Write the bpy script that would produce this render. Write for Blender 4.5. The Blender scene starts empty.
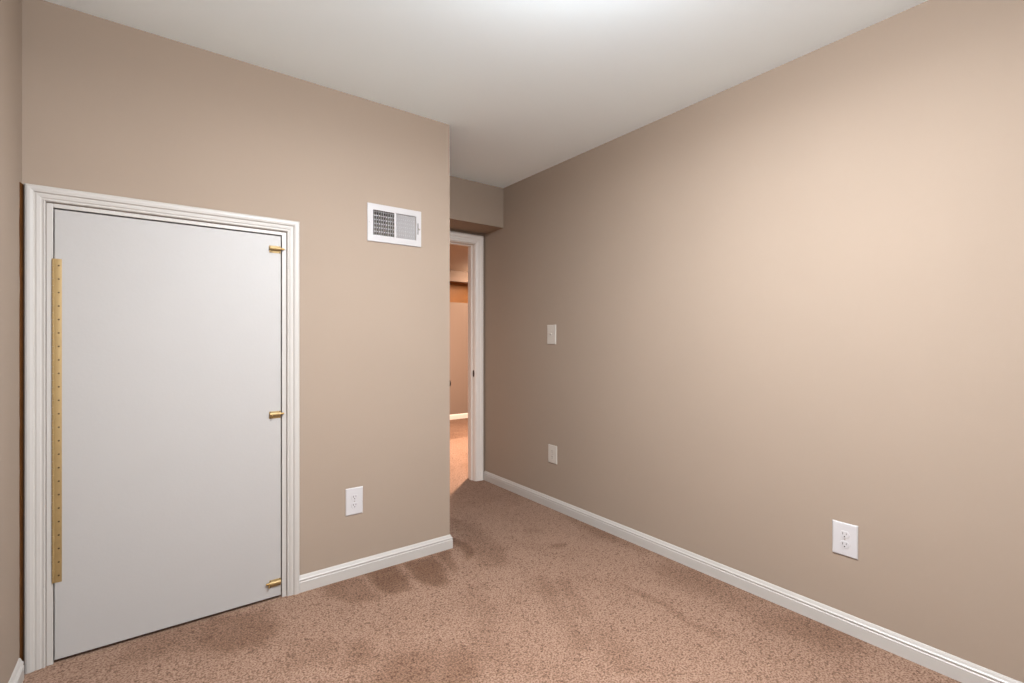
import bpy, bmesh, math, random
from mathutils import Vector, Matrix, noise
random.seed(4)
C = bpy.context.scene.collection
S = bpy.context.scene
PI = math.pi

# ------------------------------------------------------------------ camera
cd = bpy.data.cameras.new('camera'); cam = bpy.data.objects.new('camera', cd); C.objects.link(cam)
cd.sensor_width = 36.0; cd.lens = 478.0 / 1024 * 36; cd.clip_start = 0.02
cam.location = (0, 0, 1.2); cam.rotation_euler = (PI/2, 0, -math.radians(36.6))
S.camera = cam

# ------------------------------------------------------------------ world, exposure
w = bpy.data.worlds.new('world'); S.world = w; w.use_nodes = True
w.node_tree.nodes['Background'].inputs[0].default_value = (0.75, 0.86, 1, 1)
w.node_tree.nodes['Background'].inputs[1].default_value = 0.6
S.view_settings.view_transform = 'Standard'; S.view_settings.look = 'None'
S.view_settings.gamma = 1; S.view_settings.use_curve_mapping = False
S.view_settings.exposure = 0.09

def lamp(name, kind, loc, energy, color, rot=(0, 0, 0), **kw):
    l = bpy.data.lights.new(name, kind); l.energy = energy; l.color = color
    for k, v in kw.items(): setattr(l, k, v)
    o = bpy.data.objects.new(name, l); C.objects.link(o); o.location = loc; o.rotation_euler = rot
    return o
# low fill light added behind the camera, set in an unseen window opening
lamp('low_fill', 'AREA', (0.2, -1.16, 1.2), 27, (0.95, 1.0, 1.06), (PI/2, 0, 0),
     shape='RECTANGLE', size=.8, size_y=.8)

# room dimensions
XL, XR = -0.391, 2.275        # left and right wall
YA, YP, YD = 2.436, 1.36, 3.47   # wall with the small door; x of its end; y of the doorway wall
YB = -1.2
H = 2.454
HY, HH = 6.42, 2.29           # hall end wall, hall ceiling

# ------------------------------------------------------------------ materials
def mat(name, col, rough=0.6, metal=0.0, nscale=0, namt=0, bump=0, bscale=200, bdist=0.001, emit=None, coat=0):
    m = bpy.data.materials.new(name); m.use_nodes = True
    t = m.node_tree; n = t.nodes; b = n['Principled BSDF']
    b.inputs['Base Color'].default_value = (*col, 1); b.inputs['Roughness'].default_value = rough
    b.inputs['Metallic'].default_value = metal
    tc = n.new('ShaderNodeTexCoord')
    if nscale:
        nz = n.new('ShaderNodeTexNoise'); nz.inputs['Scale'].default_value = nscale; nz.inputs['Detail'].default_value = 4
        t.links.new(tc.outputs['Object'], nz.inputs['Vector'])
        mx = n.new('ShaderNodeMix'); mx.data_type = 'RGBA'
        mx.inputs[6].default_value = (*[x*(1-namt) for x in col], 1)
        mx.inputs[7].default_value = (*[min(1, x*(1+namt)) for x in col], 1)
        t.links.new(nz.outputs['Fac'], mx.inputs[0]); t.links.new(mx.outputs[2], b.inputs['Base Color'])
    if bump:
        nb = n.new('ShaderNodeTexNoise'); nb.inputs['Scale'].default_value = bscale; nb.inputs['Detail'].default_value = 3
        t.links.new(tc.outputs['Object'], nb.inputs['Vector'])
        bp = n.new('ShaderNodeBump'); bp.inputs['Strength'].default_value = bump; bp.inputs['Distance'].default_value = bdist
        t.links.new(nb.outputs['Fac'], bp.inputs['Height']); t.links.new(bp.outputs['Normal'], b.inputs['Normal'])
    if emit:
        b.inputs['Emission Color'].default_value = (*emit[0], 1); b.inputs['Emission Strength'].default_value = emit[1]
    return m
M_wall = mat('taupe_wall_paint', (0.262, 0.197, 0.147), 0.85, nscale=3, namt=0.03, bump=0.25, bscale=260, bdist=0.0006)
M_wall.node_tree.nodes['Principled BSDF'].inputs['Specular IOR Level'].default_value = 0.25
M_ceil = mat('white_ceiling_paint', (0.86, 0.955, 1.0), 0.8, nscale=2, namt=0.015, bump=0.2, bscale=180, bdist=0.0006)
M_trim = mat('white_trim_paint', (0.385, 0.348, 0.312), 0.45, nscale=9, namt=0.02)
M_trim_lit = mat('white_trim_paint_lit', (0.62, 0.55, 0.49), 0.4, nscale=9, namt=0.02)  # lighter copy of the trim paint, warm hall light put into its colour
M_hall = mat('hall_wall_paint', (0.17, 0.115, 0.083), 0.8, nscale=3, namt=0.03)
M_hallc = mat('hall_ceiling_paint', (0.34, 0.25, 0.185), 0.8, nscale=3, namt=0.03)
M_slab = mat('white_door_paint', (0.330, 0.303, 0.280), 0.55, nscale=6, namt=0.02, bump=0.3, bscale=90, bdist=0.0008)
M_wood = mat('raw_brown_wood', (0.07, 0.026, 0.007), 0.9, nscale=30, namt=0.4)
M_wood.node_tree.nodes['Principled BSDF'].inputs['Specular IOR Level'].default_value = 0.03
M_brass = mat('brass', (0.31, 0.205, 0.085), 0.5, 0.45, nscale=40, namt=0.15)
M_brass_d = mat('aged_brass', (0.26, 0.15, 0.045), 0.42, 0.7, nscale=60, namt=0.3)
M_screw = mat('dark_brass_screw', (0.07, 0.035, 0.01), 0.5, 0.6)
M_plate = mat('white_plastic', (0.43, 0.40, 0.39), 0.4)
M_plate2 = mat('ivory_plastic', (0.42, 0.375, 0.325), 0.4)
M_dark = mat('dark_slot', (0.03, 0.025, 0.02), 0.7)
M_vent = mat('white_enamel', (0.38, 0.35, 0.335), 0.35)
M_duct = mat('dark_duct_metal', (0.10, 0.07, 0.05), 0.6, 0.3)
M_steel = mat('dull_steel', (0.30, 0.26, 0.22), 0.4, 0.8)
M_bronze = mat('dark_bronze', (0.06, 0.04, 0.03), 0.35, 0.8)
M_glass = mat('lamp_glass', (0.9, 0.88, 0.85), 0.3, emit=((0.93, 1.0, 1.08), 238))
M_glass_w = mat('warm_lamp_glass', (0.9, 0.85, 0.75), 0.3, emit=((1.0, 0.79, 0.62), 85))
M_niche = mat('stained_wood_panel', (0.19, 0.070, 0.010), 0.6, nscale=8, namt=0.2)

def carpet():
    m = bpy.data.materials.new('brown_carpet'); m.use_nodes = True
    t = m.node_tree; n = t.nodes; L = t.links; b = n['Principled BSDF']
    b.inputs['Roughness'].default_value = 1.0
    b.inputs['Sheen Weight'].default_value = 0.08; b.inputs['Sheen Roughness'].default_value = 0.6
    b.inputs['Sheen Tint'].default_value = (0.9, 0.75, 0.65, 1)
    b.inputs['Specular IOR Level'].default_value = 0.05
    tc = n.new('ShaderNodeTexCoord')
    def nz(scale, det, dist=0):
        x = n.new('ShaderNodeTexNoise'); x.inputs['Scale'].default_value = scale
        x.inputs['Detail'].default_value = det; x.inputs['Distortion'].default_value = dist
        L.new(tc.outputs['Object'], x.inputs['Vector']); return x
    def math_(op, a, bb):
        x = n.new('ShaderNodeMath'); x.operation = op
        for i, v in enumerate((a, bb)):
            if isinstance(v, (int, float)): x.inputs[i].default_value = v
            else: L.new(v, x.inputs[i])
        return x.outputs[0]
    def ramp(src, p0, p1, v0=0, v1=1):
        x = n.new('ShaderNodeMapRange'); x.inputs[1].default_value = p0; x.inputs[2].default_value = p1
        x.inputs[3].default_value = v0; x.inputs[4].default_value = v1; L.new(src, x.inputs[0]); return x.outputs[0]
    fine = nz(150, 2, 0.0); mid = nz(42, 3); big = nz(3.2, 4, 0.6)
    at = n.new('ShaderNodeAttribute'); at.attribute_name = 'pile'
    pile = math_('ADD', at.outputs['Fac'], ramp(big.outputs['Fac'], 0.35, 0.7, -0.16, 0.20))
    pile = math_('ADD', pile, ramp(mid.outputs['Fac'], 0.3, 0.7, -0.10, 0.10))
    cr = n.new('ShaderNodeMix'); cr.data_type = 'RGBA'
    cr.inputs[6].default_value = (0.193, 0.112, 0.074, 1); cr.inputs[7].default_value = (0.100, 0.048, 0.026, 1)
    L.new(pile, cr.inputs[0])
    mul = n.new('ShaderNodeMix'); mul.data_type = 'RGBA'; mul.blend_type = 'MULTIPLY'; mul.inputs[0].default_value = 1
    L.new(cr.outputs[2], mul.inputs[6])
    g = ramp(fine.outputs['Fac'], 0.34, 0.62, 0.50, 1.42)
    spk = nz(85, 2); g = math_('MULTIPLY', g, ramp(spk.outputs['Fac'], 0.56, 0.68, 1.06, 0.50))
    cc = n.new('ShaderNodeCombineColor'); 
    for i, pw in enumerate((.85, 1.0, 1.12)): L.new(math_('POWER', g, pw), cc.inputs[i])
    L.new(cc.outputs[0], mul.inputs[7]); L.new(mul.outputs[2], b.inputs['Base Color'])
    bp = n.new('ShaderNodeBump'); bp.inputs['Strength'].default_value = 1.0; bp.inputs['Distance'].default_value = 0.004
    L.new(fine.outputs['Fac'], bp.inputs['Height']); L.new(bp.outputs['Normal'], b.inputs['Normal'])
    return m
M_carpet = carpet()

# ------------------------------------------------------------------ helpers
def box(bm, x0, x1, y0, y1, z0, z1, bevel=0):
    r = bmesh.ops.create_cube(bm, size=1)
    for v in r['verts']:
        v.co = Vector(((x0+x1)/2+v.co.x*(x1-x0), (y0+y1)/2+v.co.y*(y1-y0), (z0+z1)/2+v.co.z*(z1-z0)))
    if bevel:
        es = {e for v in r['verts'] for e in v.link_edges}
        bmesh.ops.bevel(bm, geom=list(es), offset=bevel, segments=2, profile=0.6, affect='EDGES')
def lathe(bm, prof, axis_m, n=24):
    """prof: list of (r, h) around local z; axis_m: matrix"""
    rings = []
    for r, h in prof:
        if r < 1e-6: rings.append([bm.verts.new(axis_m @ Vector((0, 0, h)))])
        else: rings.append([bm.verts.new(axis_m @ Vector((r*math.cos(2*PI*i/n), r*math.sin(2*PI*i/n), h))) for i in range(n)])
    for a, b in zip(rings, rings[1:]):
        for i in range(n):
            j = (i+1) % n
            if len(a) == 1 and len(b) == 1: continue
            if len(a) == 1: bm.faces.new((a[0], b[i], b[j]))
            elif len(b) == 1: bm.faces.new((a[i], b[0], a[j]))
            else: bm.faces.new((a[i], b[i], b[j], a[j]))
    bmesh.ops.recalc_face_normals(bm, faces=bm.faces)
AX = {'x': Matrix.Rotation(PI/2, 4, 'Y'), '-x': Matrix.Rotation(-PI/2, 4, 'Y'),
      'y': Matrix.Rotation(-PI/2, 4, 'X'), '-y': Matrix.Rotation(PI/2, 4, 'X'), 'z': Matrix.Identity(4), '-z': Matrix.Rotation(PI, 4, 'X')}
def at(x, y, z, ax='z'): return Matrix.Translation((x, y, z)) @ AX[ax]
def rod(bm, x, y, z, r, l, ax='z', n=16):
    b = min(r*0.25, l*0.2)
    lathe(bm, [(0, 0), (r-b, 0), (r, b), (r, l-b), (r-b, l), (0, l)], at(x, y, z, ax), n)
def obj(name, bm, m, parent=None, smooth=False):
    me = bpy.data.meshes.new(name); bm.to_mesh(me); bm.free(); me.materials.append(m)
    o = bpy.data.objects.new(name, me); C.objects.link(o)
    if parent: o.parent = parent
    if smooth:
        for p in me.polygons: p.use_smooth = True
        try: me.set_sharp_from_angle(angle=math.radians(35))
        except Exception: pass
    return o
def struct(name, bm, m, label=None):
    o = obj(name, bm, m); o['kind'] = 'structure'
    if label: o['label'] = label
    return o
def empty(name, label=None, cat=None, kind=None, loc=(0, 0, 0), group=None):
    o = bpy.data.objects.new(name, None); C.objects.link(o); o.location = loc; o.empty_display_size = 0.05
    if label: o['label'] = label
    if cat: o['category'] = cat
    if kind: o['kind'] = kind
    if group: o['group'] = group
    return o
def wall_holes(bm, axis, a0, a1, z0, z1, t0, t1, holes):
    """wall slab spanning a0..a1 along `axis` with rectangular holes (a0,a1,z0,z1), thickness t0..t1"""
    A = sorted({a0, a1, *[v for h in holes for v in h[:2]]}); Z = sorted({z0, z1, *[v for h in holes for v in h[2:]]})
    A = [v for v in A if a0 <= v <= a1]; Z = [v for v in Z if z0 <= v <= z1]
    solid = lambda i, j: 0 <= i < len(A)-1 and 0 <= j < len(Z)-1 and not any(
        h[0] <= (A[i]+A[i+1])/2 <= h[1] and h[2] <= (Z[j]+Z[j+1])/2 <= h[3] for h in holes)
    def P(a, t, z): return Vector((a, t, z)) if axis == 'x' else Vector((t, a, z))
    cache = {}
    def V(a, t, z):
        k = (a, t, z)
        if k not in cache: cache[k] = bm.verts.new(P(a, t, z))
        return cache[k]
    for i in range(len(A)-1):
        for j in range(len(Z)-1):
            if not solid(i, j): continue
            p, q, r, s = A[i], A[i+1], Z[j], Z[j+1]
            bm.faces.new([V(p, t0, r), V(q, t0, r), V(q, t0, s), V(p, t0, s)])
            bm.faces.new([V(p, t1, r), V(q, t1, r), V(q, t1, s), V(p, t1, s)])
            if not solid(i-1, j): bm.faces.new([V(p, t0, r), V(p, t1, r), V(p, t1, s), V(p, t0, s)])
            if not solid(i+1, j): bm.faces.new([V(q, t0, r), V(q, t1, r), V(q, t1, s), V(q, t0, s)])
            if not solid(i, j-1): bm.faces.new([V(p, t0, r), V(q, t0, r), V(q, t1, r), V(p, t1, r)])
            if not solid(i, j+1): bm.faces.new([V(p, t0, s), V(q, t0, s), V(q, t1, s), V(p, t1, s)])
    bmesh.ops.recalc_face_normals(bm, faces=bm.faces)
def casing(bm, x0, x1, zt, ywall, prof, zb=0.0, sgn=-1, right=None):
    """mitred casing round an opening; prof = [(a outward, b protrusion)]; sgn -1 protrudes to -y"""
    cols = []
    for a, b in prof:
        y = ywall + sgn*b
        cols.append([Vector((x0-a, y, zb)), Vector((x0-a, y, zt+a)), Vector((x1+a, y, zt+a)), Vector((x1+a, y, zb))])
    vs = [[bm.verts.new(p) for p in c] for c in cols]
    n = len(vs)
    for i in range(n):
        j = (i+1) % n
        for k in range(3):
            bm.faces.new((vs[i][k], vs[i][k+1], vs[j][k+1], vs[j][k]))
    bm.faces.new([vs[i][0] for i in range(n)]); bm.faces.new([vs[i][3] for i in range(n)])
    bmesh.ops.recalc_face_normals(bm, faces=bm.faces)
BB = [(0, 0.0), (.0135, 0.0), (.0135, .054), (.0105, .0565), (.0105, .0595), (.0125, .0625), (.0125, .066), (.0085, .070), (.0055, .078), (.0028, .083), (0, .0835)]
def sweep(bm, path, normals, prof, cap=True):
    """path: list of (x,y) ; normals: mitre offset vectors per point"""
    vs = [[bm.verts.new((p[0]+nn[0]*a, p[1]+nn[1]*a, z)) for a, z in prof] for p, nn in zip(path, normals)]
    m = len(prof)
    for u, v in zip(vs, vs[1:]):
        for i in range(m):
            j = (i+1) % m; bm.faces.new((u[i], u[j], v[j], v[i]))
    if cap: bm.faces.new(vs[0]); bm.faces.new(vs[-1])
    bmesh.ops.recalc_face_normals(bm, faces=bm.faces)

# ------------------------------------------------------------------ floor with its pile and painted shade
def inpoly(x, y, P):
    c = False; n = len(P)
    for i in range(n):
        x1, y1 = P[i]; x2, y2 = P[(i+1) % n]
        if (y1 > y) != (y2 > y) and x < (x2-x1)*(y-y1)/(y2-y1)+x1: c = not c
    return c
def edge_d(x, y, P):
    d = 9
    for i in range(len(P)):
        ax, ay = P[i]; bx, by = P[(i+1) % len(P)]; dx, dy = bx-ax, by-ay
        t = max(0, min(1, ((x-ax)*dx+(y-ay)*dy)/(dx*dx+dy*dy+1e-9)))
        d = min(d, math.hypot(x-ax-t*dx, y-ay-t*dy))
    return d
PILE_AND_SHADE = [  # (polygon, strength, softness): vacuum and foot strokes in the pile, plus painted shade where marked
    ([(.60, 2.43), (.82, 2.43), (.835, 2.24), (.82, 2.15), (.71, 2.2), (.63, 2.3)], .55, .05),
    ([(.855, 2.43), (1.02, 2.43), (1.01, 2.25), (.98, 2.14), (.9, 2.16), (.855, 2.25)], .75, .035),
    ([(1.05, 2.43), (1.23, 2.43), (1.21, 2.23), (1.16, 2.09), (1.08, 2.08), (1.05, 2.22)], .75, .035),
    ([(1.25, 2.43), (1.35, 2.42), (1.30, 2.25), (1.23, 2.14), (1.23, 2.25)], .6, .03),
    ([(.2, 2.43), (.40, 2.38), (.42, 2.21), (.35, 2.08), (.18, 2.12), (.1, 2.3)], .6, .07),
    ([(.77, 1.74), (.88, 1.67), (.80, 1.5), (.62, 1.52), (.60, 1.68)], .55, .13),
    ([(.6, 1.94), (.69, 1.87), (.64, 1.74), (.54, 1.8)], .5, .06),
    ([(.42, 2.1), (.6, 1.95), (.56, 1.8), (.36, 1.9)], .35, .07),
    ([(1.55, 2.85), (1.68, 2.66), (1.62, 2.25), (1.5, 2.04), (1.36, 2.1), (1.46, 2.42)], .42, .07),
    ([(1.54, 1.9), (1.59, 1.86), (1.38, 1.31), (1.29, 1.33)], .34, .07),
    ([(1.6, 1.8), (1.63, 1.74), (1.42, 1.1), (1.34, 1.16)], .32, .07),
    ([(2.30, 1.78), (2.30, .7), (2.10, .7), (2.02, 1.04), (2.05, 1.5)], .42, .13),
    ([(.95, 1.67), (1.0, 1.54), (.88, 1.40), (.74, 1.5)], .5, .06),
    ([(1.84, 1.62), (1.86, 1.5), (1.85, 1.05), (1.79, 1.06)], .42, .03),
    ([(1.89, 2.39), (1.98, 2.34), (1.92, 2.27), (1.82, 2.33)], .35, .04),
    ([(1.86, 2.12), (1.94, 2.08), (1.89, 2.05), (1.82, 2.09)], .6, .02),
    ([(-.1, 2.44), (.30, 2.40), (.35, 2.16), (.1, 2.2), (-.15, 2.3)], .35, .07),
    ([(1.37, 2.62), (1.43, 2.58), (1.47, 2.42), (1.43, 2.27), (1.36, 2.22), (1.40, 2.40)], .8, .025),
    ([(1.55, 2.90), (1.60, 2.86), (1.64, 2.60), (1.60, 2.58)], .5, .02),
    ([(2.27, 2.4), (2.27, 1.7), (2.16, 1.7), (2.18, 2.4)], .45, .06),
    ([(1.36, 3.4), (2.3, 3.4), (2.3, 2.7), (1.7, 2.75)], .08, .15),  # passage floor: shade put into the carpet colour
    ([(1.2, 2.0), (1.3, 1.96), (1.05, 1.45), (.95, 1.5)], .22, .05),
    ([(.45, 1.75), (.75, 1.45), (.6, 1.3), (.3, 1.6)], .5, .08),
    ([(3.0, 6.42), (4.5, 6.42), (4.5, 5.12), (2.6, 5.12)], .55, .02),  # far hall floor: shadow painted into the carpet, not a pile stroke
]
boxes = [(min(p[0] for p in P)-s, max(p[0] for p in P)+s, min(p[1] for p in P)-s, max(p[1] for p in P)+s) for P, k, s in PILE_AND_SHADE]
def pile(x, y):  # carpet darkening from strokes and painted shade together
    nv = noise.noise_vector(Vector((x*7, y*7, 0)))*0.028 + noise.noise_vector(Vector((x*25, y*25, 3)))*0.010
    x += nv.x; y += nv.y; v = 0
    for (P, k, s), b in zip(PILE_AND_SHADE, boxes):
        if not (b[0] < x < b[1] and b[2] < y < b[3]): continue
        d = edge_d(x, y, P); d = -d if inpoly(x, y, P) else d
        f = min(1, max(0, .5-d/(1.4*s))); f = f*f*(3-2*f)
        v = max(v, 1.12*k*f)
    return v
bm = bmesh.new()
def fgrid(x0, x1, y0, y1, st):
    nx = round((x1-x0)/st); ny = round((y1-y0)/st); V = []
    for i in range(nx+1):
        V.append([bm.verts.new((x0+(x1-x0)*i/nx, y0+(y1-y0)*j/ny, 0.006)) for j in range(ny+1)])
    for i in range(nx):
        for j in range(ny): bm.faces.new((V[i][j], V[i+1][j], V[i+1][j+1], V[i][j+1]))
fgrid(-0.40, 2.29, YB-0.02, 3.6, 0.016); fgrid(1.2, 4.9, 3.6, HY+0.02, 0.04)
me_pile = []
fl = obj('floor', bm, M_carpet); fl['kind'] = 'structure'; fl['label'] = 'brown cut-pile wall-to-wall carpet'
a = fl.data.attributes.new('pile', 'FLOAT', 'POINT')  # carries the painted shade patches as well as the strokes
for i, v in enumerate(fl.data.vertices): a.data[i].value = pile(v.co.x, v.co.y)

# ------------------------------------------------------------------ walls and ceilings
bm = bmesh.new(); box(bm, XL-.1, XR+.1, YB-.1, YD+.11, H, H+.1); struct('ceiling', bm, M_ceil)
SX0, SX1, SZ = -.305, .4635, 1.69      # access door leaf
bm = bmesh.new()
wall_holes(bm, 'x', XL-.1, YP, 0, H, YA, YA+.12, [(-.327, .4872, -1, 1.7125), (.899, 1.152, 1.752, 1.893)])
box(bm, XL-.1, YP-.12, YA+.5, YA+.52, 0, H)                       # back of the cupboard under the stair
box(bm, YP-.1, YP, YA+.12, YD, 0, H)                              # side of the passage
struct('wall_front', bm, M_wall, 'taupe wall with the low white access door and vent')
bm = bmesh.new(); box(bm, XR, XR+.1, YB-.1, YD+.11, 0, H); struct('wall_right', bm, M_wall)
bm = bmesh.new(); box(bm, XL-.1, XL, YB-.1, YA, 0, H); struct('wall_left', bm, M_wall)
bm = bmesh.new(); wall_holes(bm, 'x', XL, XR, 0, H, YB-.1, YB, [(-.2, .6, .8, 1.6)]); struct('wall_back', bm, M_wall)
bm = bmesh.new(); box(bm, YP, XR, 3.18, YD, 2.13, H); struct('wall_bulkhead', bm, M_wall, 'taupe bulkhead above the doorway')
DX0, DX1, DZ = 1.42, 2.18, 2.03       # doorway
bm = bmesh.new(); wall_holes(bm, 'x', YP-.1, XR, 0, H, YD, YD+.11, [(DX0-.012, DX1+.012, -1, DZ+.012)]); struct('wall_doorway', bm, M_wall)
# hall beyond
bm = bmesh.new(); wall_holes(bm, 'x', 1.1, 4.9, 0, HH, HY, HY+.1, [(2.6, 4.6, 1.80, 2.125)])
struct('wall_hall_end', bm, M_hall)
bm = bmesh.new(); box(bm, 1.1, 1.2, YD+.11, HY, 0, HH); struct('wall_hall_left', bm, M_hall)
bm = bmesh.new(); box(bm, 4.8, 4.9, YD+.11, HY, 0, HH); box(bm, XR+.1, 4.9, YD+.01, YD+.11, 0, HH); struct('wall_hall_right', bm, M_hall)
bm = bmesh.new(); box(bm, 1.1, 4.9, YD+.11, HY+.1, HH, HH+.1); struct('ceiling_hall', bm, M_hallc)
bm = bmesh.new()
box(bm, 2.58, 4.62, HY+.30, HY+.32, 1.78, 2.15); box(bm, 2.58, 4.62, HY+.1, HY+.32, 1.76, 1.80); box(bm, 2.58, 4.62, HY+.1, HY+.32, 2.125, 2.16)
box(bm, 2.58, 2.60, HY+.1, HY+.32, 1.76, 2.16); box(bm, 4.60, 4.62, HY+.1, HY+.32, 1.76, 2.16)
struct('wall_niche', bm, M_niche, 'orange-brown recess high in the far hall wall')

# unseen window added behind the camera as the place of the fill lamp
wr = empty('fill_window_1', kind='structure', label='unseen window added behind the camera for the fill light', loc=(.2, YB, .8))
bm = bmesh.new()
prof = [(0, 0), (0, .016), (.05, .016), (.055, .008), (.055, 0)]
W = lambda *a: box(bm, a[0]-.2, a[1]-.2, a[2]-YB, a[3]-YB, a[4]-.8, a[5]-.8, .002)
W(-.26, .66, YB, YB+.016, .74, .80); W(-.26, .66, YB, YB+.016, 1.6, 1.66); W(-.26, -.2, YB, YB+.016, .8, 1.6); W(.6, .66, YB, YB+.016, .8, 1.6)
obj('fill_window_frame', bm, M_trim, wr)

# raw strip where the side wall paint stops short of the casing
bm = bmesh.new()
Z = [i*1.765/60 for i in range(61)]; rows = []
for z in Z:
    k = 2.398 + .006*noise.noise(Vector((0, 0, z*9))) + (.003 if random.random() < .12 else 0)
    rows.append([bm.verts.new(p) for p in ((XL, k, z), (XL+.0025, k+.001, z), (XL+.0045, YA-.001, z), (XL, YA-.001, z))])
for u, v in zip(rows, rows[1:]):
    for i in range(4): bm.faces.new((u[i], u[(i+1) % 4], v[(i+1) % 4], v[i]))
bm.faces.new(rows[0]); bm.faces.new(rows[-1]); bmesh.ops.recalc_face_normals(bm, faces=bm.faces)
struct('trim_1', bm, M_wood, 'narrow ragged strip of bare brown wood beside the access door casing')

# baseboards
bm = bmesh.new(); sweep(bm, [(XR, YB), (XR, YD-.014)], [(-1, 0), (-1, 0)], BB); struct('baseboard_right', bm, M_trim)
bm = bmesh.new(); sweep(bm, [(.543, YA), (YP, YA), (YP, YD-.014)], [(0, -1), (1, -1), (1, 0)], BB)
struct('baseboard_front', bm, M_trim)
bm = bmesh.new(); sweep(bm, [(XL, YB), (XL, 2.39)], [(1, 0), (1, 0)], BB); struct('baseboard_left', bm, M_trim)
bm = bmesh.new(); sweep(bm, [(XL+.014, YB), (XR-.014, YB)], [(0, 1), (0, 1)], BB); struct('baseboard_back', bm, M_trim)
bm = bmesh.new(); sweep(bm, [(1.2, HY), (4.8, HY)], [(0, -1), (0, -1)], BB); struct('baseboard_hall', bm, M_trim_lit)

# ------------------------------------------------------------------ access door
d1 = empty('door_1', kind='structure', label='low white flush access door with a long brass hinge and three small brass bolts', loc=(.08, YA, 0))
O = Vector(d1.location)
def pobj(name, bm, m, parent, smooth=False, origin=O):
    bmesh.ops.translate(bm, verts=bm.verts, vec=-origin); return obj(name, bm, m, parent, smooth)
CP = [(0, 0), (0, .009), (.004, .012), (.008, .010), (.011, .010), (.015, .0125), (.024, .0135), (.029, .012), (.033, .0165), (.042, .0185), (.050, .0185), (.056, .016), (.058, .012), (.058, 0)]
bm = bmesh.new(); casing(bm, -.3285, .489, 1.7145, YA, [(a*.94, b) for a, b in CP]); pobj('casing', bm, M_trim, d1)
bm = bmesh.new()
box(bm, -.3268, -.3085, YA-.004, YA+.119, 0, 1.711, .0015); box(bm, .4685, .4870, YA-.004, YA+.119, 0, 1.711, .0015)
box(bm, -.3085, .4685, YA-.004, YA+.119, 1.696, 1.711, .0015)
box(bm, -.3085, -.293, YA+.034, YA+.048, 0, 1.696); box(bm, .453, .4685, YA+.034, YA+.048, 0, 1.696); box(bm, -.293, .453, YA+.034, YA+.048, 1.68, 1.696)
pobj('jamb', bm, M_trim, d1)
# leaf: subdivided so that the painted panel has its slight warp
bm = bmesh.new(); box(bm, SX0, SX1, YA-.004, YA+.028, .019, SZ, .0015)
leaf = pobj('door_leaf', bm, M_slab, d1)
bm = bmesh.new()
box(bm, -.3065, -.2845, YA-.0062, YA-.0040, .306, 1.507, .0004)
for k in range(48):
    z0 = .306+k*1.201/48; rod(bm, -.3085, YA-.0068, z0+.0004, .0034, 1.201/48-.0008, 'z', 10)
hin = pobj('piano_hinge', bm, M_brass, d1, True); hin['label'] = 'long brass continuous hinge'
sc0 = None
for k in range(24):
    z = .331+k*1.151/23
    if sc0 is None:
        bm = bmesh.new(); lathe(bm, [(0, 0), (.0031, 0), (.0028, .0006), (.0006, .0009), (0, .0004)], AX['-y'], 12)
        sc0 = obj('screw', bm, M_screw, hin, True); s = sc0
    else:
        s = sc0.copy(); C.objects.link(s); s.parent = hin
    s.location = Vector((-.2930, YA-.0063, z))-O
def bolt(z, shift, knob_ang, flip):
    """small surface barrel bolt on the free edge of the leaf"""
    F = YA-.004
    bm = bmesh.new(); box(bm, .414, .4630, F-.0018, F, z-.0165, z+.0165, .0006)
    lathe(bm, [(.0085, 0), (.0085, .047), (.0062, .0475), (.0062, -.0005), (.0085, 0)], at(.415, F-.0085, z+.004*flip, 'x'), 20)
    box(bm, .416, .4615, F-.0095, F-.0015, z+.004*flip-.0083, z+.004*flip-.0055)
    b = pobj('barrel_bolt', bm, M_brass, d1, True)
    bm = bmesh.new(); rod(bm, .412+shift, F-.0085, z+.004*flip, .0048, .062, 'x', 14)
    rod(bm, .424+shift, F-.0085, z+.004*flip, .0030, .018, '-y', 10)
    kb = Matrix.Translation((0, F-.0085, z+.004*flip)) @ Matrix.Rotation(knob_ang, 4, 'X') @ Matrix.Translation((0, -(F-.0085), -(z+.004*flip)))
    vs = [v for v in bm.verts if v.co.y < F-.0085-.0049]
    bmesh.ops.transform(bm, matrix=kb, verts=vs)
    pobj('bolt_rod', bm, M_brass_d, b, True)
    bm = bmesh.new()
    for dx in (.419, .459):
        for dz in (-.0135, .0138):
            lathe(bm, [(0, .0028), (.0022, .0024), (.0026, .0016)], at(dx, F, z+dz, '-y'), 10)
    pobj('screw', bm, M_screw, b)
bolt(1.626, .0045, .5, 1); bolt(.861, .002, .9, 1); bolt(.083, -.012, 1.2, 1)

# ------------------------------------------------------------------ doorway with its open door
d2 = empty('door_2', kind='structure', label='white cased doorway to the hall with its door swung open', loc=(1.8, YD, 0))
O2 = Vector(d2.location)
bm = bmesh.new(); CP2 = [(a*1.28, b) for a, b in CP]
casing(bm, DX0-.006, DX1+.006, DZ+.006, YD, CP2)
# keep the leg on the passage side inside the wall corner
for v in bm.verts:
    if v.co.x < YP+.001: v.co.x = YP+.001
pobj('casing', bm, M_trim_lit, d2, origin=O2)
bm = bmesh.new(); casing(bm, DX0-.006, DX1+.006, DZ+.006, YD+.11, CP2, sgn=1); pobj('casing', bm, M_trim, d2, origin=O2)
bm = bmesh.new()
box(bm, DX0-.0118, DX0, YD, YD+.11, 0, DZ+.0118); box(bm, DX1, DX1+.0118, YD, YD+.11, 0, DZ+.0118); box(bm, DX0, DX1, YD, YD+.11, DZ, DZ+.0118)
box(bm, DX0, DX0+.011, YD+.038, YD+.074, 0, DZ, .001); box(bm, DX1-.011, DX1, YD+.038, YD+.074, 0, DZ, .001); box(bm, DX0+.011, DX1-.011, YD+.038, YD+.074, DZ-.011, DZ, .001)
jb = pobj('jamb', bm, M_trim_lit, d2, origin=O2)
bm = bmesh.new(); lathe(bm, [(0, .0015), (.0145, .0015), (.0155, 0)], at(0, 0, 0, '-x'), 24)
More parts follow.
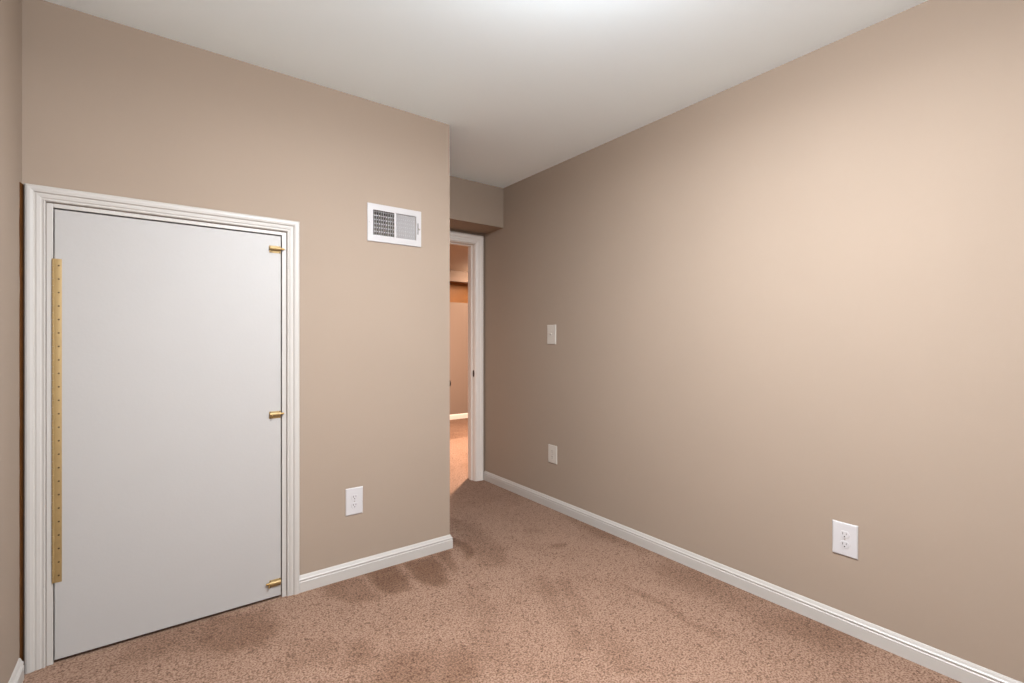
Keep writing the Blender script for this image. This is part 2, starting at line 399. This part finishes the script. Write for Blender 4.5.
bmesh.ops.scale(bm, vec=(1, .95, 2.0), verts=bm.verts)
bmesh.ops.translate(bm, verts=bm.verts, vec=(DX1, YD+.018, .925)); pobj('strike_plate', bm, M_bronze, jb, origin=O2)
ang = math.radians(2.4)
R = Matrix.Translation((DX0+.004, YD-.004, 0)) @ Matrix.Rotation(-PI/2+ang, 4, 'Z')
bm = bmesh.new(); box(bm, 0, .752, 0, .035, .015, 2.02, .001)
for (a0, a1) in ((.10, .34), (.41, .65)):
    for (z0, z1) in ((.22, .80), (.98, 1.55), (1.68, 1.90)):
        for y in (-.0008, .0358):
            box(bm, a0, a1, min(y, .0175), max(y, .0175), z0, z0+.006); box(bm, a0, a1, min(y, .0175), max(y, .0175), z1-.006, z1)
            box(bm, a0, a0+.006, min(y, .0175), max(y, .0175), z0, z1); box(bm, a1-.006, a1, min(y, .0175), max(y, .0175), z0, z1)
bmesh.ops.transform(bm, matrix=R, verts=bm.verts); lf = pobj('door_leaf', bm, M_slab, d2, origin=O2)
bm = bmesh.new()
lathe(bm, [(0, -.002), (.032, -.001), (.032, .004), (.026, .009), (.012, .012), (.011, .030), (.020, .038), (.026, .050), (.024, .060), (.014, .066), (0, .067)], at(.690, .035, .925, 'y'), 24)
bmesh.ops.transform(bm, matrix=R, verts=bm.verts); pobj('door_knob', bm, M_bronze, lf, True, origin=O2)

# ------------------------------------------------------------------ air vent
v0 = empty('wall_vent', 'white metal wall register with vertical louvers above the outlet near the wall end', 'vent', loc=(1.0255, YA, 1.822))
V0 = Vector(v0.location)
bm = bmesh.new()
outer = (.874, 1.177, 1.7235, 1.9195); Y = YA-.006
L1 = (.904, 1.0195, 1.757, 1.888); L2 = (1.031, 1.1465, 1.757, 1.888)
wall_holes(bm, 'x', outer[0], outer[1], outer[2], outer[3], Y, Y+.0022, [L1, L2])
# turned rim back to the wall
box(bm, outer[0], outer[0]+.002, Y+.0022, YA-.0002, outer[2], outer[3]); box(bm, outer[1]-.002, outer[1], Y+.0022, YA-.0002, outer[2], outer[3])
box(bm, outer[0]+.002, outer[1]-.002, Y+.0022, YA-.0002, outer[2], outer[2]+.002); box(bm, outer[0]+.002, outer[1]-.002, Y+.0022, YA-.0002, outer[3]-.002, outer[3])
pobj('vent_frame', bm, M_vent, v0, origin=V0)
def louvres(x0, x1, n, ang):
    p = (x1-x0)/n
    for i in range(n):
        bm = bmesh.new(); box(bm, -.0005, .0005, -.0055, .0055, -.0655, .0655)
        bmesh.ops.rotate(bm, cent=(0, 0, 0), matrix=Matrix.Rotation(ang, 3, 'Z'), verts=bm.verts)
        bmesh.ops.translate(bm, verts=bm.verts, vec=(x0+p*(i+.5), YA+.0015, 1.8225))
        pobj('louver', bm, M_vent, v0, origin=V0)
louvres(L1[0], L1[1], 9, math.radians(3)); louvres(L2[0], L2[1], 10, math.radians(33))
bm = bmesh.new()
for k in range(7):
    z = 1.757+(k+.15)*.131/6.3; box(bm, .9, 1.151, YA+.012, YA+.0135, z-.0032, z+.0032)
pobj('damper', bm, M_vent, v0, origin=V0)
bm = bmesh.new()
box(bm, .9, 1.151, YA+.115, YA+.118, 1.753, 1.892); box(bm, .9, .901, YA+.02, YA+.115, 1.753, 1.892); box(bm, 1.15, 1.151, YA+.02, YA+.115, 1.753, 1.892)
box(bm, .901, 1.15, YA+.02, YA+.115, 1.753, 1.754); box(bm, .901, 1.15, YA+.02, YA+.115, 1.891, 1.892)
pobj('duct', bm, M_duct, v0, origin=V0)
bm = bmesh.new(); box(bm, 1.1552, 1.1598, Y-.0006, Y, 1.790, 1.852); pobj('lever_slot', bm, M_dark, v0, origin=V0)
bm = bmesh.new(); box(bm, 1.1560, 1.1590, Y-.011, Y, 1.817, 1.824, .0006); pobj('damper_lever', bm, M_steel, v0, origin=V0)
for x, z in ((.888, 1.8225), (1.168, 1.820)):
    bm = bmesh.new(); lathe(bm, [(0, .0015), (.003, .0012), (.0042, 0)], at(x, Y, z, '-y'), 14); pobj('screw', bm, M_steel if x > 1 else M_vent, v0, True, origin=V0)

# ------------------------------------------------------------------ wall plates
def local_to_wall(o, side, x, y, z):
    """plates are modelled in local x (width) / z (height), protruding towards -y"""
    o.location = (x, y, z)
    if side == 'right': o.rotation_euler = (0, 0, -PI/2)
def plate_bm(wd, ht, t=.006, holes=()):
    bm = bmesh.new(); b = .0045
    o = [(-wd/2, -ht/2), (wd/2, -ht/2), (wd/2, ht/2), (-wd/2, ht/2)]
    def ring(ins, y): return [bm.verts.new((p[0]-math.copysign(ins, p[0]), y, p[1]-math.copysign(ins, p[1]))) for p in o]
    rs = [ring(0, -.0003), ring(0, -t*.45), ring(b*.4, -t*.85), ring(b, -t)]
    for u, v in zip(rs, rs[1:]):
        for i in range(4): bm.faces.new((u[i], u[(i+1) % 4], v[(i+1) % 4], v[i]))
    bm.faces.new(rs[-1]); bm.faces.new(rs[0]); bmesh.ops.recalc_face_normals(bm, faces=bm.faces)
    return bm
def screw_bm(x, z, y):
    bm = bmesh.new(); lathe(bm, [(0, .0010), (.0022, .0010), (.0032, 0)], at(x, y, z, '-y'), 14)
    return bm
def outlet(label, side, loc, wd=.089, ht=.133, m=M_plate, sh=0.0):
    o = empty('wall_outlet', label, 'outlet', group=None); local_to_wall(o, side, *loc)
    obj('cover_plate', plate_bm(wd, ht), m, o)
    for s in (1, -1):
        bm = bmesh.new(); zc = s*.0205
        # rounded receptacle face with flat top and bottom
        pts = []
        for k in range(32):
            a_ = 2*PI*k/32; pts.append((.0172*math.cos(a_), max(-.0140, min(.0140, .0172*math.sin(a_)))))
        f0 = [bm.verts.new((p[0], -.0058, zc+p[1])) for p in pts]; f1 = [bm.verts.new((p[0]*.96, -.0078, zc+p[1]*.96)) for p in pts]
        for i in range(32): bm.faces.new((f0[i], f0[(i+1) % 32], f1[(i+1) % 32], f1[i]))
        bm.faces.new(f1); bmesh.ops.recalc_face_normals(bm, faces=bm.faces)
        r = obj('receptacle', bm, m, o)
        bm = bmesh.new(); box(bm, -.0075, -.0052, -.0082, -.0070, zc-.001, zc+.0085); box(bm, .0052, .0072, -.0082, -.0070, zc, zc+.0080)
        lathe(bm, [(0, .0012), (.0026, .0012), (.0026, 0)], at(0, -.0070, zc-.0075, '-y'), 12)
        obj('slots', bm, M_dark, r)
    obj('screw', screw_bm(0, 0, -.0060), M_steel, o)
    return o
outlet('white duplex outlet low on the taupe wall between the access door and the wall end', 'front', (.807, YA, .3875), .087, .136)
outlet('large white duplex outlet low on the right wall, nearest the camera', 'right', (XR, .7620, .3860), .091, .135)
outlet('small white outlet far along the right wall, below the light switch', 'right', (XR, 2.572, .394), .092, .129, M_plate2)
sw = empty('light_switch', 'white toggle light switch on the right wall near the doorway', 'switch'); local_to_wall(sw, 'right', XR, 2.583, 1.250)
obj('cover_plate', plate_bm(.092, .140), M_plate2, sw)
bm = bmesh.new(); box(bm, -.0052, .0052, -.0068, -.0055, -.012, .012); obj('switch_opening', bm, M_plate2, sw)
bm = bmesh.new(); box(bm, -.0040, .0040, -.020, 0, -.004, .004, .001)
bmesh.ops.rotate(bm, cent=(0, 0, 0), matrix=Matrix.Rotation(math.radians(-28), 3, 'X'), verts=bm.verts); bmesh.ops.translate(bm, verts=bm.verts, vec=(0, -.001, 0))
obj('toggle', bm, M_plate2, sw)
for z in (.030, -.030): obj('screw', screw_bm(0, z, -.0060), M_plate2, sw)

# ------------------------------------------------------------------ ceiling lamps
def dome(label, x, y, z, r, glass):
    o = empty('ceiling_light', label, 'light', loc=(x, y, z))
    bm = bmesh.new(); lathe(bm, [(0, 0), (r*1.02, 0), (r*1.05, -.006), (r*1.05, -.020), (r*.98, -.024), (0, -.024)], Matrix.Identity(4), 40); obj('lamp_base', bm, M_plate, o, True)
    bm = bmesh.new(); lathe(bm, [(r, -.0245)] + [(r*math.cos(t*PI/2/10), -.0245-.12*math.sin(t*PI/2/10)) for t in range(1, 10)] + [(0, -.1445)], Matrix.Identity(4), 32); obj('lamp_shade', bm, glass, o, True)
    return o
dome('white glass dome ceiling light in the bedroom', .83, .73, H, .16, M_glass)
lamp('ceiling_light_bulb', 'AREA', (.83, .73, H-.150), 66, (0.92, 1.0, 1.09), (0, 0, 0), shape='DISK', size=.24)
dome('warm glass dome ceiling light in the hall', 4.05, 5.95, HH, .13, M_glass_w)
rl = empty('recessed_light', 'round recessed ceiling downlight in the hall', 'light', loc=(3.2, 4.5, HH))
bm = bmesh.new(); lathe(bm, [(.075, 0), (.098, 0), (.098, -.004), (.090, -.007), (.077, -.004), (.075, 0)], Matrix.Identity(4), 32); obj('trim_ring', bm, M_plate, rl, True)
bm = bmesh.new(); lathe(bm, [(0, -.001), (.076, -.001), (.076, 0), (0, 0)], Matrix.Identity(4), 32); obj('lamp_lens', bm, M_glass_w, rl)
lamp('recessed_light_bulb', 'AREA', (3.2, 4.5, HH-.012), 255, (1.0, 0.78, 0.64), (0, 0, 0), shape='DISK', size=.15)
